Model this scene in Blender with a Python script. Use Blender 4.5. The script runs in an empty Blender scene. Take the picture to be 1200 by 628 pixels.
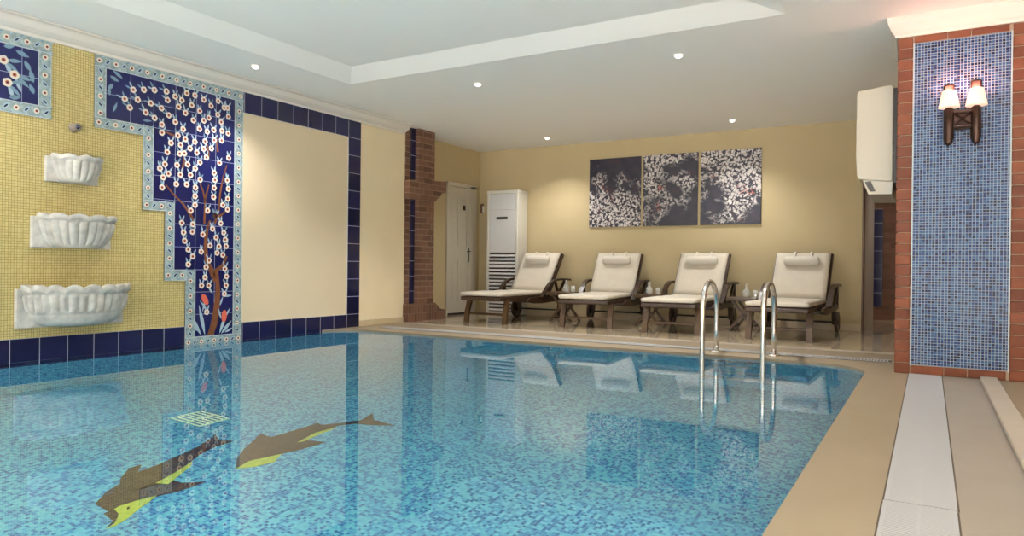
import bpy, bmesh, math, random
from mathutils import Vector, Matrix
from mathutils.geometry import tessellate_polygon
random.seed(7)
S = bpy.context.scene
COL = S.collection

# ------------------------------------------------------------------ camera
YAW, PITCH, ROLL, FPX = 0.53093, -0.001788, 0.011059, 832.245
fw = Vector((-math.sin(YAW) * math.cos(PITCH), math.cos(YAW) * math.cos(PITCH), math.sin(PITCH)))
rt = Vector((math.cos(YAW), math.sin(YAW), 0))
up = rt.cross(fw)
r2 = math.cos(ROLL) * rt + math.sin(ROLL) * up
u2 = -math.sin(ROLL) * rt + math.cos(ROLL) * up
cd = bpy.data.cameras.new('camera')
cam = bpy.data.objects.new('camera', cd)
COL.objects.link(cam)
m = Matrix.Identity(4)
for i in range(3):
    m[i][0], m[i][1], m[i][2] = r2[i], u2[i], -fw[i]
m[0][3], m[1][3], m[2][3] = 0, 0, 0.74
cam.matrix_world = m
cd.sensor_width = 36
cd.lens = FPX / 1200 * 36
cd.clip_start = 0.02
S.camera = cam

# ------------------------------------------------------------------ world, exposure
S.view_settings.view_transform = 'Standard'
S.view_settings.look = 'None'
S.view_settings.exposure = 2.0
S.view_settings.gamma = 1.0
S.view_settings.use_curve_mapping = False
WORLD = 2.4
w = bpy.data.worlds.new('world')
S.world = w
w.use_nodes = True
bg = w.node_tree.nodes['Background']
bg.inputs[0].default_value = (1.0, 0.98, 0.94, 1)
bg.inputs[1].default_value = WORLD
# world made brighter below the horizon, added to lift the ceiling; dimmer above
_wt = w.node_tree
_tc = _wt.nodes.new('ShaderNodeTexCoord'); _sx = _wt.nodes.new('ShaderNodeSeparateXYZ'); _rp = _wt.nodes.new('ShaderNodeValToRGB')
_wt.links.new(_tc.outputs['Generated'], _sx.inputs[0])
_mr = _wt.nodes.new('ShaderNodeMapRange'); _mr.inputs[1].default_value = -1; _mr.inputs[2].default_value = 1
_wt.links.new(_sx.outputs[2], _mr.inputs[0]); _wt.links.new(_mr.outputs[0], _rp.inputs[0])
_rp.color_ramp.elements[0].position = 0.44; _rp.color_ramp.elements[0].color = (1.0, 0.93, 0.87, 1)
_rp.color_ramp.elements[1].position = 0.56; _rp.color_ramp.elements[1].color = (0.16, 0.155, 0.15, 1)
_wt.links.new(_rp.outputs[0], bg.inputs[0])
S.cycles.use_denoising = True
S.cycles.sample_clamp_indirect = 4.0
S.cycles.max_bounces = 12
S.cycles.diffuse_bounces = 10
SPOT_W = 76.0
BOUNCE_W = 2150.0      # narrow downlights added behind the viewpoint as ceiling bounce fill       # ceiling downlights
SPOT_COL = (1.0, 0.965, 0.92)
SCONCE_W = 0.8
POOL_FILL_W = 6.3

# ------------------------------------------------------------------ helpers
def tag(o, label=None, cat=None, group=None, kind=None):
    if label: o['label'] = label
    if cat: o['category'] = cat
    if group: o['group'] = group
    if kind: o['kind'] = kind
    return o

def empty(name, loc=(0, 0, 0), rz=0.0):
    o = bpy.data.objects.new(name, None)
    o.location = loc
    o.rotation_euler = (0, 0, rz)
    o.empty_display_size = 0.1
    COL.objects.link(o)
    return o

def copy_tree(o, parent=None):
    c = o.copy()
    COL.objects.link(c)
    if parent: c.parent = parent
    for ch in list(o.children):
        copy_tree(ch, c)
    return c

class MB:
    def __init__(s):
        s.bm = bmesh.new()
    def _new(s, verts, faces, mat, smooth=False):
        vs = [s.bm.verts.new(v) for v in verts]
        out = []
        for f in faces:
            try:
                fc = s.bm.faces.new([vs[i] for i in f])
            except ValueError:
                continue
            fc.material_index = mat
            fc.smooth = smooth
            out.append(fc)
        return out
    def box(s, x0, x1, y0, y1, z0, z1, mat=0, bevel=0.0, seg=1, M=None):
        v = [(x, y, z) for x in (x0, x1) for y in (y0, y1) for z in (z0, z1)]
        if M is not None: v = [M @ Vector(p) for p in v]
        f = [(0, 1, 3, 2), (4, 6, 7, 5), (0, 4, 5, 1), (2, 3, 7, 6), (0, 2, 6, 4), (1, 5, 7, 3)]
        fc = s._new(v, f, mat)
        if bevel > 0:
            ed = list({e for q in fc for e in q.edges})
            r = bmesh.ops.bevel(s.bm, geom=ed, offset=bevel, segments=seg, profile=0.5, affect='EDGES')
            for q in r['faces']:
                q.material_index = mat
                q.smooth = seg > 1
        return s
    def tube(s, pts, r, n=10, mat=0, closed=False, smooth=True, flat=None):
        # flat=(a,b): an elliptical/rectangular-ish section with half sizes a (side) and b (up)
        P = [Vector(p) for p in pts]
        rings = []
        prev = None
        for i, p in enumerate(P):
            if closed:
                t = P[(i + 1) % len(P)] - P[i - 1]
            else:
                t = P[min(i + 1, len(P) - 1)] - P[max(i - 1, 0)]
            t.normalize()
            if prev is None:
                a = Vector((0, 0, 1)) if abs(t.z) < 0.9 else Vector((1, 0, 0))
                sd = t.cross(a).normalized()
            else:
                sd = (prev - t * prev.dot(t)).normalized()
            prev = sd
            uu = sd.cross(t)
            rr = r[i] if isinstance(r, (list, tuple)) else r
            ring = []
            if flat:
                for (ca, cb) in ((1, 1), (-1, 1), (-1, -1), (1, -1)):
                    ring.append(s.bm.verts.new(p + sd * flat[0] * ca + uu * flat[1] * cb))
            else:
                for k in range(n):
                    an = 2 * math.pi * k / n
                    ring.append(s.bm.verts.new(p + sd * rr * math.cos(an) + uu * rr * math.sin(an)))
            rings.append(ring)
        m_ = len(rings[0])
        seq = list(zip(rings, rings[1:])) + ([(rings[-1], rings[0])] if closed else [])
        for A, B in seq:
            for k in range(m_):
                f = s.bm.faces.new((A[k], A[(k + 1) % m_], B[(k + 1) % m_], B[k]))
                f.material_index = mat
                f.smooth = smooth and not flat
        if not closed:
            f = s.bm.faces.new(list(reversed(rings[0]))); f.material_index = mat
            f = s.bm.faces.new(rings[-1]); f.material_index = mat
        return s
    def lathe(s, prof, c=(0, 0, 0), n=24, mat=0, axis='z', smooth=True):
        rings = []
        for (r, h) in prof:
            ring = []
            for k in range(n):
                a = 2 * math.pi * k / n
                q = (r * math.cos(a), r * math.sin(a), h)
                if axis == 'x': q = (h, q[0], q[1])
                if axis == 'y': q = (q[0], h, q[1])
                ring.append(s.bm.verts.new(Vector(c) + Vector(q)))
            rings.append(ring)
        for A, B in zip(rings, rings[1:]):
            for k in range(n):
                f = s.bm.faces.new((A[k], A[(k + 1) % n], B[(k + 1) % n], B[k]))
                f.material_index = mat
                f.smooth = smooth
        for ring in (rings[0], rings[-1]):
            f = s.bm.faces.new(ring); f.material_index = mat
        return s
    def prism(s, poly, axis, a0, a1, mat=0, smooth=False):
        def P(u, v, a):
            return {'x': (a, u, v), 'y': (u, a, v), 'z': (u, v, a)}[axis]
        n = len(poly)
        v = [P(u, w_, a0) for u, w_ in poly] + [P(u, w_, a1) for u, w_ in poly]
        f = [tuple(range(n)), tuple(range(n, 2 * n))] + [(i, (i + 1) % n, n + (i + 1) % n, n + i) for i in range(n)]
        s._new(v, f, mat, smooth)
        return s
    def flat(s, poly, axis, a, mat=0):
        def P(u, v):
            return {'x': (a, u, v), 'y': (u, a, v), 'z': (u, v, a)}[axis]
        s._new([P(u, v) for u, v in poly], [tuple(range(len(poly)))], mat)
        return s
    def grid(s, fn, nu, nv, mat=0, smooth=True):
        vs = [[s.bm.verts.new(fn(i / nu, j / nv)) for j in range(nv + 1)] for i in range(nu + 1)]
        for i in range(nu):
            for j in range(nv):
                try:
                    f = s.bm.faces.new((vs[i][j], vs[i + 1][j], vs[i + 1][j + 1], vs[i][j + 1]))
                except ValueError:
                    continue
                f.material_index = mat
                f.smooth = smooth
        return vs
    def build(s, name, mats, parent=None, normals=True):
        if normals:
            bmesh.ops.recalc_face_normals(s.bm, faces=s.bm.faces[:])
        me = bpy.data.meshes.new(name)
        s.bm.to_mesh(me)
        s.bm.free()
        for m_ in (mats if isinstance(mats, (list, tuple)) else [mats]):
            me.materials.append(m_)
        o = bpy.data.objects.new(name, me)
        COL.objects.link(o)
        if parent is not None: o.parent = parent
        return o

# ------------------------------------------------------------------ materials
def new_mat(name):
    m_ = bpy.data.materials.new(name)
    m_.use_nodes = True
    nt = m_.node_tree
    return m_, nt, nt.nodes['Principled BSDF']

def srgb(r, g, b):
    f = lambda c: (c / 255 / 12.92) if c / 255 <= 0.04045 else ((c / 255 + 0.055) / 1.055) ** 2.4
    return (f(r), f(g), f(b), 1)

def node(nt, typ, **kw):
    n = nt.nodes.new(typ)
    for k, v in kw.items(): setattr(n, k, v)
    return n

def math_n(nt, op, a, b=None, clamp=False):
    n = node(nt, 'ShaderNodeMath', operation=op, use_clamp=clamp)
    for i, v in enumerate((a, b)):
        if v is None: continue
        if isinstance(v, (int, float)): n.inputs[i].default_value = v
        else: nt.links.new(v, n.inputs[i])
    return n.outputs[0]

def ramp(nt, fac, stops, interp='LINEAR'):
    n = node(nt, 'ShaderNodeValToRGB')
    n.color_ramp.interpolation = interp
    els = n.color_ramp.elements
    while len(els) < len(stops): els.new(0.5)
    for e, (p, c) in zip(els, stops):
        e.position = p
        e.color = c
    if fac is not None: nt.links.new(fac, n.inputs[0])
    return n.outputs[0]

def plain(name, col, rough=0.5, metal=0.0, noise=0.0, nscale=8.0, spec=0.5, bump=0.0, bscale=60.0, coat=0.0):
    m_, nt, b = new_mat(name)
    b.inputs['Base Color'].default_value = col
    b.inputs['Roughness'].default_value = rough
    b.inputs['Metallic'].default_value = metal
    b.inputs['Specular IOR Level'].default_value = spec
    b.inputs['Coat Weight'].default_value = coat
    tc = node(nt, 'ShaderNodeTexCoord')
    if noise > 0:
        n = node(nt, 'ShaderNodeTexNoise')
        n.inputs['Scale'].default_value = nscale
        n.inputs['Detail'].default_value = 5
        nt.links.new(tc.outputs['Object'], n.inputs['Vector'])
        lo = tuple(c * (1 - noise) for c in col[:3]) + (1,)
        hi = tuple(min(1, c * (1 + noise)) for c in col[:3]) + (1,)
        nt.links.new(ramp(nt, n.outputs[0], [(0.3, lo), (0.7, hi)]), b.inputs['Base Color'])
    if bump > 0:
        n2 = node(nt, 'ShaderNodeTexNoise')
        n2.inputs['Scale'].default_value = bscale
        n2.inputs['Detail'].default_value = 3
        nt.links.new(tc.outputs['Object'], n2.inputs['Vector'])
        bp = node(nt, 'ShaderNodeBump')
        bp.inputs['Strength'].default_value = bump
        bp.inputs['Distance'].default_value = 0.01
        nt.links.new(n2.outputs[0], bp.inputs['Height'])
        nt.links.new(bp.outputs[0], b.inputs['Normal'])
    return m_

def mosaic(name, axes, size, offset, grout_w, stops, grout, rough=0.25, spec=0.5, row_shift=0.0, interp='CONSTANT', bump=0.3, grough=0.7, blotch=0.0):
    """square / brick tiles by cell; axes e.g. 'yz'; size (su, sv); offset (ou, ov)"""
    m_, nt, b = new_mat(name)
    L = nt.links
    b.inputs['Specular IOR Level'].default_value = spec
    tc = node(nt, 'ShaderNodeTexCoord')
    sp = node(nt, 'ShaderNodeSeparateXYZ')
    L.new(tc.outputs['Object'], sp.inputs[0])
    idx = {'x': 0, 'y': 1, 'z': 2}
    u = math_n(nt, 'DIVIDE', math_n(nt, 'SUBTRACT', sp.outputs[idx[axes[0]]], offset[0]), size[0])
    v = math_n(nt, 'DIVIDE', math_n(nt, 'SUBTRACT', sp.outputs[idx[axes[1]]], offset[1]), size[1])
    vf = math_n(nt, 'FLOOR', v)
    if row_shift:
        u = math_n(nt, 'ADD', u, math_n(nt, 'MULTIPLY', math_n(nt, 'FLOORED_MODULO', vf, 2.0), row_shift))
    uf = math_n(nt, 'FLOOR', u)
    cb = node(nt, 'ShaderNodeCombineXYZ')
    L.new(uf, cb.inputs[0]); L.new(vf, cb.inputs[1])
    wn = node(nt, 'ShaderNodeTexWhiteNoise', noise_dimensions='2D')
    L.new(cb.outputs[0], wn.inputs['Vector'])
    fac = wn.outputs['Value']
    if blotch > 0:
        bn = node(nt, 'ShaderNodeTexNoise')
        bn.inputs['Scale'].default_value = 0.35
        bn.inputs['Detail'].default_value = 2
        L.new(cb.outputs[0], bn.inputs['Vector'])
        fac = math_n(nt, 'ADD', math_n(nt, 'MULTIPLY', fac, 1 - blotch), math_n(nt, 'MULTIPLY', bn.outputs[0], blotch))
    colr = ramp(nt, fac, stops, interp)
    def edge(t, s_):
        fr = math_n(nt, 'FRACT', t)
        d = math_n(nt, 'MINIMUM', fr, math_n(nt, 'SUBTRACT', 1.0, fr))
        return math_n(nt, 'MULTIPLY', d, s_)
    d = math_n(nt, 'MINIMUM', edge(u, size[0]), edge(v, size[1]))
    msk = math_n(nt, 'DIVIDE', math_n(nt, 'SUBTRACT', d, grout_w * 0.35), grout_w * 0.3, clamp=True)
    mx = node(nt, 'ShaderNodeMix', data_type='RGBA')
    L.new(msk, mx.inputs[0])
    mx.inputs[6].default_value = grout
    L.new(colr, mx.inputs[7])
    L.new(mx.outputs[2], b.inputs['Base Color'])
    L.new(math_n(nt, 'ADD', math_n(nt, 'MULTIPLY', msk, rough - grough), grough), b.inputs['Roughness'])
    if bump > 0:
        bp = node(nt, 'ShaderNodeBump')
        bp.inputs['Strength'].default_value = bump
        bp.inputs['Distance'].default_value = 0.002
        L.new(msk, bp.inputs['Height'])
        L.new(bp.outputs[0], b.inputs['Normal'])
    return m_

def emit(name, col, strength):
    m_, nt, b = new_mat(name)
    b.inputs['Base Color'].default_value = col
    b.inputs['Emission Color'].default_value = col
    b.inputs['Emission Strength'].default_value = strength
    return m_

def wood(name, c0, c1, rough=0.35):
    m_, nt, b = new_mat(name)
    tc = node(nt, 'ShaderNodeTexCoord')
    mp = node(nt, 'ShaderNodeMapping')
    mp.inputs['Scale'].default_value = (30, 4, 30)
    nt.links.new(tc.outputs['Object'], mp.inputs[0])
    n = node(nt, 'ShaderNodeTexNoise')
    n.inputs['Scale'].default_value = 1.5
    n.inputs['Detail'].default_value = 6
    n.inputs['Distortion'].default_value = 1.2
    nt.links.new(mp.outputs[0], n.inputs['Vector'])
    nt.links.new(ramp(nt, n.outputs[0], [(0.3, c0), (0.7, c1)]), b.inputs['Base Color'])
    b.inputs['Roughness'].default_value = rough
    return m_

M = {}
M['cream'] = plain('cream_plaster', srgb(218, 204, 172), 0.7, noise=0.03, nscale=2, bump=0.03, bscale=120, spec=0.25)
M['cream_panel'] = plain('pale_plaster', srgb(203, 188, 160), 0.6, noise=0.02, nscale=2, spec=0.3)
M['ochre'] = plain('ochre_plaster', srgb(180, 164, 128), 0.7, noise=0.03, nscale=2, bump=0.03, bscale=120, spec=0.25)
M['white'] = plain('white_ceiling', srgb(242, 240, 235), 0.8, spec=0.2)
M['cornice'] = plain('cornice_plaster', srgb(208, 203, 194), 0.6, spec=0.3)
M['yellow_mosaic'] = mosaic('yellow_mosaic', 'yz', (0.0205, 0.0205), (0, 0.155), 0.0028,
    [(0, srgb(184, 169, 113)), (0.3, srgb(189, 174, 118)), (0.65, srgb(194, 180, 124))], srgb(122, 104, 56), 0.3, bump=0.25)
navy_st = [(0, srgb(15, 16, 48)), (0.35, srgb(19, 20, 56)), (0.7, srgb(24, 25, 64))]
gl = srgb(176, 178, 190)
M['navy_low'] = mosaic('navy_tile_low', 'yz', (0.2068, 0.206), (4.126, -0.051), 0.004, navy_st, gl, 0.12, interp='LINEAR')
M['navy_right'] = mosaic('navy_tile_right', 'yz', (0.2112, 0.2095), (4.763, 0.155), 0.004, navy_st, gl, 0.12, interp='LINEAR')
M['navy_bottom'] = mosaic('navy_tile_bottom', 'yz', (0.2112, 0.206), (4.763, -0.051), 0.004, navy_st, gl, 0.12, interp='LINEAR')
M['navy_mural'] = mosaic('navy_tile_mural', 'yz', (0.2117, 0.2095), (3.38, 2.355), 0.003, [(0, srgb(18, 21, 66)), (0.5, srgb(22, 25, 74)), (1, srgb(26, 30, 82))], srgb(150, 160, 190), 0.1, interp='LINEAR', bump=0.15)
M['blue_mosaic'] = mosaic('blue_mosaic', 'xz', (0.02, 0.02), (-0.105, 0.07), 0.0032,
    [(0, srgb(6, 16, 50)), (0.15, srgb(16, 34, 78)), (0.32, srgb(32, 58, 100)), (0.52, srgb(50, 80, 116)), (0.86, srgb(28, 50, 92))], srgb(148, 157, 168), 0.3, spec=0.16, bump=0.3)
M['pool_floor'] = mosaic('pool_mosaic_floor', 'xy', (0.019, 0.019), (0, 0), 0.0018,
    [(0.14, srgb(26, 84, 140)), (0.33, srgb(46, 116, 164)), (0.5, srgb(68, 150, 180)), (0.75, srgb(94, 176, 188))], srgb(110, 170, 182), 0.3, interp='LINEAR', blotch=0.25, bump=0)
M['pool_wall'] = mosaic('pool_mosaic_wall', 'xz', (0.019, 0.019), (0, 0), 0.0018,
    [(0.14, srgb(26, 84, 140)), (0.33, srgb(46, 116, 164)), (0.5, srgb(68, 150, 180)), (0.75, srgb(94, 176, 188))], srgb(110, 170, 182), 0.3, interp='LINEAR', blotch=0.25, bump=0)
M['pool_wall_y'] = mosaic('pool_mosaic_side', 'yz', (0.019, 0.019), (0, 0), 0.0018,
    [(0.14, srgb(26, 84, 140)), (0.33, srgb(46, 116, 164)), (0.5, srgb(68, 150, 180)), (0.75, srgb(94, 176, 188))], srgb(110, 170, 182), 0.3, interp='LINEAR', blotch=0.25, bump=0)
M['coping'] = plain('beige_stone', srgb(125, 112, 93), 0.42, noise=0.05, nscale=3, bump=0.02, bscale=200, spec=0.35)
M['slab'] = plain('pinkish_stone', srgb(126, 117, 107), 0.45, noise=0.05, nscale=4, spec=0.35)
M['bounce_deck'] = plain('bounce_deck_tile', srgb(232, 228, 220), 0.5, noise=0.02)
M['kerb'] = plain('kerb_stone', srgb(150, 140, 128), 0.5, noise=0.04, nscale=5, spec=0.3)
M['deck_tile'] = mosaic('glossy_deck_tile', 'xy', (0.45, 0.45), (0.1, 7.25), 0.004,
    [(0, srgb(160, 145, 122)), (0.5, srgb(168, 152, 129)), (1, srgb(176, 160, 136))], srgb(128, 112, 90), 0.08, interp='LINEAR', bump=0.1)
M['skirting'] = plain('skirting_tile', srgb(184, 166, 134), 0.35, noise=0.04, nscale=6)
brick_st = [(0, srgb(80, 52, 38)), (0.35, srgb(93, 62, 46)), (0.7, srgb(108, 75, 56))]
M['brick_yz'] = mosaic('brown_brick_side', 'yz', (0.2, 0.077), (7.3, 0.23), 0.011, brick_st, srgb(128, 106, 86), 0.7, row_shift=0.5, interp='LINEAR', bump=0.6)
M['brick_xz'] = mosaic('brown_brick_front', 'xz', (0.2, 0.077), (0, 0.23), 0.011, brick_st, srgb(96, 74, 58), 0.7, row_shift=0.5, interp='LINEAR', bump=0.6)
M['brick_soldier'] = mosaic('brown_brick_soldier', 'yz', (0.062, 0.11), (7.3, 0.0), 0.008, brick_st, srgb(120, 98, 80), 0.7, interp='LINEAR', bump=0.6)
M['mortar'] = plain('mortar', srgb(150, 128, 110), 0.85)
for i_, c_ in enumerate(((103, 55, 34), (95, 49, 30), (111, 60, 38))):
    M['brick%d' % i_] = plain('red_brick', srgb(*c_), 0.6, noise=0.12, nscale=14, bump=0.15, bscale=60, spec=0.3)
M['navy_glaze'] = plain('navy_glaze', srgb(22, 24, 62), 0.12)
M['grate'] = plain('white_plastic_grate', srgb(146, 146, 147), 0.5)
M['dark_gap'] = plain('dark_gap', srgb(70, 58, 46), 0.8)
M['steel'] = plain('polished_steel', (0.78, 0.77, 0.75, 1), 0.13, metal=1.0)
M['wood'] = wood('dark_teak', srgb(40, 26, 16), srgb(68, 46, 30))
M['wood2'] = wood('warm_teak', srgb(58, 39, 21), srgb(92, 66, 38))
M['fabric'] = plain('ecru_canvas', srgb(200, 192, 178), 0.9, noise=0.03, nscale=12, spec=0.1, bump=0.08, bscale=300)
M['pillow'] = plain('white_canvas', srgb(208, 202, 191), 0.9, spec=0.1)
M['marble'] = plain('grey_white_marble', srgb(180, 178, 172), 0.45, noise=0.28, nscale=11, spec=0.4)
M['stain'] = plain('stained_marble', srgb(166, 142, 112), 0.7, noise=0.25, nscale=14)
M['offwhite'] = plain('offwhite_enamel', srgb(200, 197, 187), 0.35)
M['warmwhite'] = plain('ivory_plastic', srgb(186, 178, 161), 0.35)
M['grille'] = plain('grille_plastic', srgb(196, 196, 196), 0.4)
M['dark'] = plain('dark_plastic', srgb(44, 40, 38), 0.4)
M['door'] = plain('door_enamel', srgb(182, 175, 159), 0.35)
M['bronze'] = plain('dark_bronze', srgb(58, 38, 30), 0.4, metal=0.6, noise=0.2)
M['trimwood'] = plain('dark_wood_trim', srgb(92, 62, 40), 0.4)
M['greywood'] = plain('grey_jamb', srgb(178, 168, 156), 0.5)
M['aqua'] = plain('aqua_border_glaze', srgb(138, 154, 155), 0.15, noise=0.34, nscale=30)
M['line'] = plain('white_glaze', srgb(172, 182, 186), 0.15)
M['petal'] = plain('petal_glaze', srgb(210, 200, 186), 0.15)
M['petal_core'] = plain('red_brown_glaze', srgb(168, 84, 52), 0.15)
M['leaf'] = plain('pale_aqua_glaze', srgb(150, 172, 190), 0.15)
M['teal'] = plain('teal_glaze', srgb(108, 136, 154), 0.15)
M['trunk'] = plain('trunk_brown_glaze', srgb(112, 70, 46), 0.15, noise=0.15, nscale=30)
M['tulip'] = plain('coral_glaze', srgb(200, 98, 82), 0.15)
M['ink'] = plain('black_glaze', srgb(34, 40, 66), 0.15)
M['dolphin'] = mosaic('dolphin_brown_tile', 'xy', (0.019, 0.019), (0, 0), 0.0018, [(0, srgb(46, 38, 34)), (0.5, srgb(60, 50, 42)), (1, srgb(76, 63, 50))], srgb(86, 84, 70), 0.3, interp='LINEAR', bump=0)
M['dolphin_g'] = mosaic('dolphin_green_tile', 'xy', (0.019, 0.019), (0, 0), 0.0018, [(0, srgb(140, 164, 54)), (1, srgb(160, 178, 72))], srgb(150, 180, 90), 0.3, interp='LINEAR', bump=0)
M['drain'] = plain('pale_green_plastic', srgb(200, 236, 200), 0.4)
M['lens'] = emit('lit_lamp', (1, 0.97, 0.9, 1), 0.5)
M['shade'] = emit('lit_glass_shade', (1.0, 0.62, 0.46, 1), 0.24)

def glass(name, ior, rough=0.0, col=(1, 1, 1, 1)):
    m_, nt, b = new_mat(name)
    b.inputs['Base Color'].default_value = col
    b.inputs['Transmission Weight'].default_value = 1.0
    b.inputs['Roughness'].default_value = rough
    b.inputs['IOR'].default_value = ior
    return m_, nt, b
M['water'] = glass('pool_water', 1.333)[0]
M['glass'] = plain('clear_glass', srgb(236, 238, 234), 0.05, spec=0.8)
M['glass'].node_tree.nodes['Principled BSDF'].inputs['Alpha'].default_value = 0.26

def blossom_photo(name, ox, oz, gx, gz, bias, seed):
    """a night photograph of white blossom: fine voronoi petals gathered in clusters"""
    m_, nt, b = new_mat(name)
    L = nt.links
    tc = node(nt, 'ShaderNodeTexCoord')
    sp = node(nt, 'ShaderNodeSeparateXYZ')
    L.new(tc.outputs['Object'], sp.inputs[0])
    cb = node(nt, 'ShaderNodeCombineXYZ')
    L.new(sp.outputs[0], cb.inputs[0]); L.new(sp.outputs[2], cb.inputs[1]); cb.inputs[2].default_value = seed
    v1 = node(nt, 'ShaderNodeTexVoronoi'); v1.inputs['Scale'].default_value = 30
    nz0 = node(nt, 'ShaderNodeTexNoise'); nz0.inputs['Scale'].default_value = 14
    L.new(cb.outputs[0], nz0.inputs['Vector'])
    ad = node(nt, 'ShaderNodeMix', data_type='VECTOR'); ad.inputs[0].default_value = 0.1
    L.new(cb.outputs[0], ad.inputs[4]); L.new(nz0.outputs['Color'], ad.inputs[5])
    L.new(ad.outputs[1], v1.inputs['Vector'])
    nz = node(nt, 'ShaderNodeTexNoise'); nz.inputs['Scale'].default_value = 4.0; nz.inputs['Detail'].default_value = 4
    L.new(cb.outputs[0], nz.inputs['Vector'])
    u = math_n(nt, 'MULTIPLY', math_n(nt, 'SUBTRACT', sp.outputs[0], ox), gx)
    v = math_n(nt, 'MULTIPLY', math_n(nt, 'SUBTRACT', sp.outputs[2], oz), gz)
    cl = math_n(nt, 'ADD', math_n(nt, 'ADD', u, v), math_n(nt, 'ADD', math_n(nt, 'MULTIPLY', nz.outputs[0], 1.6), bias))
    clm = math_n(nt, 'MULTIPLY', math_n(nt, 'SUBTRACT', cl, 0.62), 4.0, clamp=True)
    pet = math_n(nt, 'MULTIPLY', math_n(nt, 'SUBTRACT', 0.62, v1.outputs['Distance']), 4.5, clamp=True)
    f = math_n(nt, 'MULTIPLY', pet, clm)
    nb = node(nt, 'ShaderNodeTexNoise'); nb.inputs['Scale'].default_value = 9; nb.inputs['Detail'].default_value = 3
    L.new(cb.outputs[0], nb.inputs['Vector'])
    base = ramp(nt, nb.outputs[0], [(0.35, srgb(24, 25, 40)), (0.55, srgb(38, 36, 52)), (0.75, srgb(58, 34, 44))])
    n3 = node(nt, 'ShaderNodeTexNoise'); n3.inputs['Scale'].default_value = 5.0
    L.new(cb.outputs[0], n3.inputs['Vector'])
    petc = ramp(nt, n3.outputs[0], [(0.3, srgb(208, 203, 198)), (0.66, srgb(182, 175, 173)), (0.74, srgb(166, 88, 74))])
    mx = node(nt, 'ShaderNodeMix', data_type='RGBA')
    L.new(f, mx.inputs[0]); L.new(base, mx.inputs[6]); L.new(petc, mx.inputs[7])
    L.new(mx.outputs[2], b.inputs['Base Color'])
    b.inputs['Roughness'].default_value = 0.35
    return m_

# ================================================================== STRUCTURE
XL, XD, YB, YC, CEIL = -5.9295, -6.215, 9.532, 5.8614, 2.565
XP, YP = -0.3937, 6.17
def structure(o):
    o['kind'] = 'structure'
    return o

# ---- pool outline (counter-clockwise), corners rounded at the far end
Y0 = -2.0
def arc(cx, cy, r, a0, a1, n=10):
    return [(cx + r * math.cos(math.radians(a0 + (a1 - a0) * k / n)), cy + r * math.sin(math.radians(a0 + (a1 - a0) * k / n))) for k in range(n + 1)]
def pool_outline(g=0.0):
    x0, x1, y1 = XL - g, XP + g, YP + g
    return [(x0, Y0 - g), (x1, Y0 - g)] + arc(x1 - 0.42, y1 - 0.42, 0.42, 0, 90) + arc(x0 + 0.42, y1 - 0.42, 0.42, 90, 180)
PO = pool_outline()
DEPTH = 1.4
b = MB()
n = len(PO)
# basin: mosaic floor and walls with an outer shell
vb = [b.bm.verts.new((x, y, -DEPTH)) for x, y in PO]
vt = [b.bm.verts.new((x, y, -0.03)) for x, y in PO]
f = b.bm.faces.new(vb); f.material_index = 0
for i in range(n):
    j = (i + 1) % n
    f = b.bm.faces.new((vb[i], vb[j], vt[j], vt[i]))
    dx, dy = abs(PO[j][0] - PO[i][0]), abs(PO[j][1] - PO[i][1])
    f.material_index = 1 if dx >= dy else 2
structure(b.build('pool_basin', [M['pool_floor'], M['pool_wall'], M['pool_wall_y']], normals=False))

# ---- pool water: a closed body that fills the basin
b = MB()
PW = pool_outline(0.004)
b.prism(PW, 'z', -DEPTH - 0.004, -0.02)
o = b.build('pool_water', M['water'])
tag(o, 'still clear turquoise water filling the pool, mirroring the walls', 'water', kind='stuff')

# ---- coping round the pool (beige stone with a rounded cut-out)
b = MB()
def with_hole(outer, hole, z):
    pts = [Vector((x, y, 0)) for x, y in outer], [Vector((x, y, 0)) for x, y in hole]
    flat = pts[0] + pts[1]
    tris = tessellate_polygon([pts[0], pts[1]])
    vs = [b.bm.verts.new((p.x, p.y, z)) for p in flat]
    for t in tris:
        try: b.bm.faces.new([vs[k] for k in t])
        except ValueError: pass
    k0 = len(outer)
    lo = [b.bm.verts.new((x, y, z - 0.06)) for x, y in hole]
    for i in range(len(hole)):
        j = (i + 1) % len(hole)
        b.bm.faces.new((vs[k0 + i], vs[k0 + j], lo[j], lo[i]))
with_hole([(XL - 0.02, Y0 - 0.6), (0.06, Y0 - 0.6), (0.06, 7.23), (XL - 0.02, 7.23)], PO, 0.0)
structure(b.build('trim_1', M['coping']))
# ---- deck behind: glossy tile, and the stone strips on the right
b = MB()
b.box(-7.2, 3.2, 7.23, 13.2, -0.12, 0.0)
b.box(0.06, 3.2, 6.7, 7.23, -0.12, 0.0)
structure(b.build('floor', M['deck_tile']))
b = MB(); b.box(0.06, 0.309, Y0 - 0.6, 6.7, -0.12, 0.0); structure(b.build('trim_2', M['slab']))
b = MB(); b.box(0.309, 0.409, 0.9, YC - 0.001, -0.1, 0.022, bevel=0.005); structure(b.build('trim_3', M['kerb']))
b = MB(); b.box(0.309, 3.2, Y0 - 0.6, 6.7, -0.14, 0.001); structure(b.build('trim_4', M['coping']))
b = MB(); b.box(XP + 0.02, 2.99, Y0 - 0.6, 0.9, -0.05, 0.004); structure(b.build('bounce_patch', M['bounce_deck']))  # near-white floor patch added out of view to reflect light upward
# thin border tile between coping and deck
b = MB(); b.box(XL, 0.06, 7.13, 7.235, -0.05, 0.004); structure(b.build('trim_5', M['kerb']))
b = MB(); b.box(XL, 0.06, 7.235, 7.265, -0.05, 0.0015); structure(b.build('trim_6', M['dark_gap']))

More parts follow.
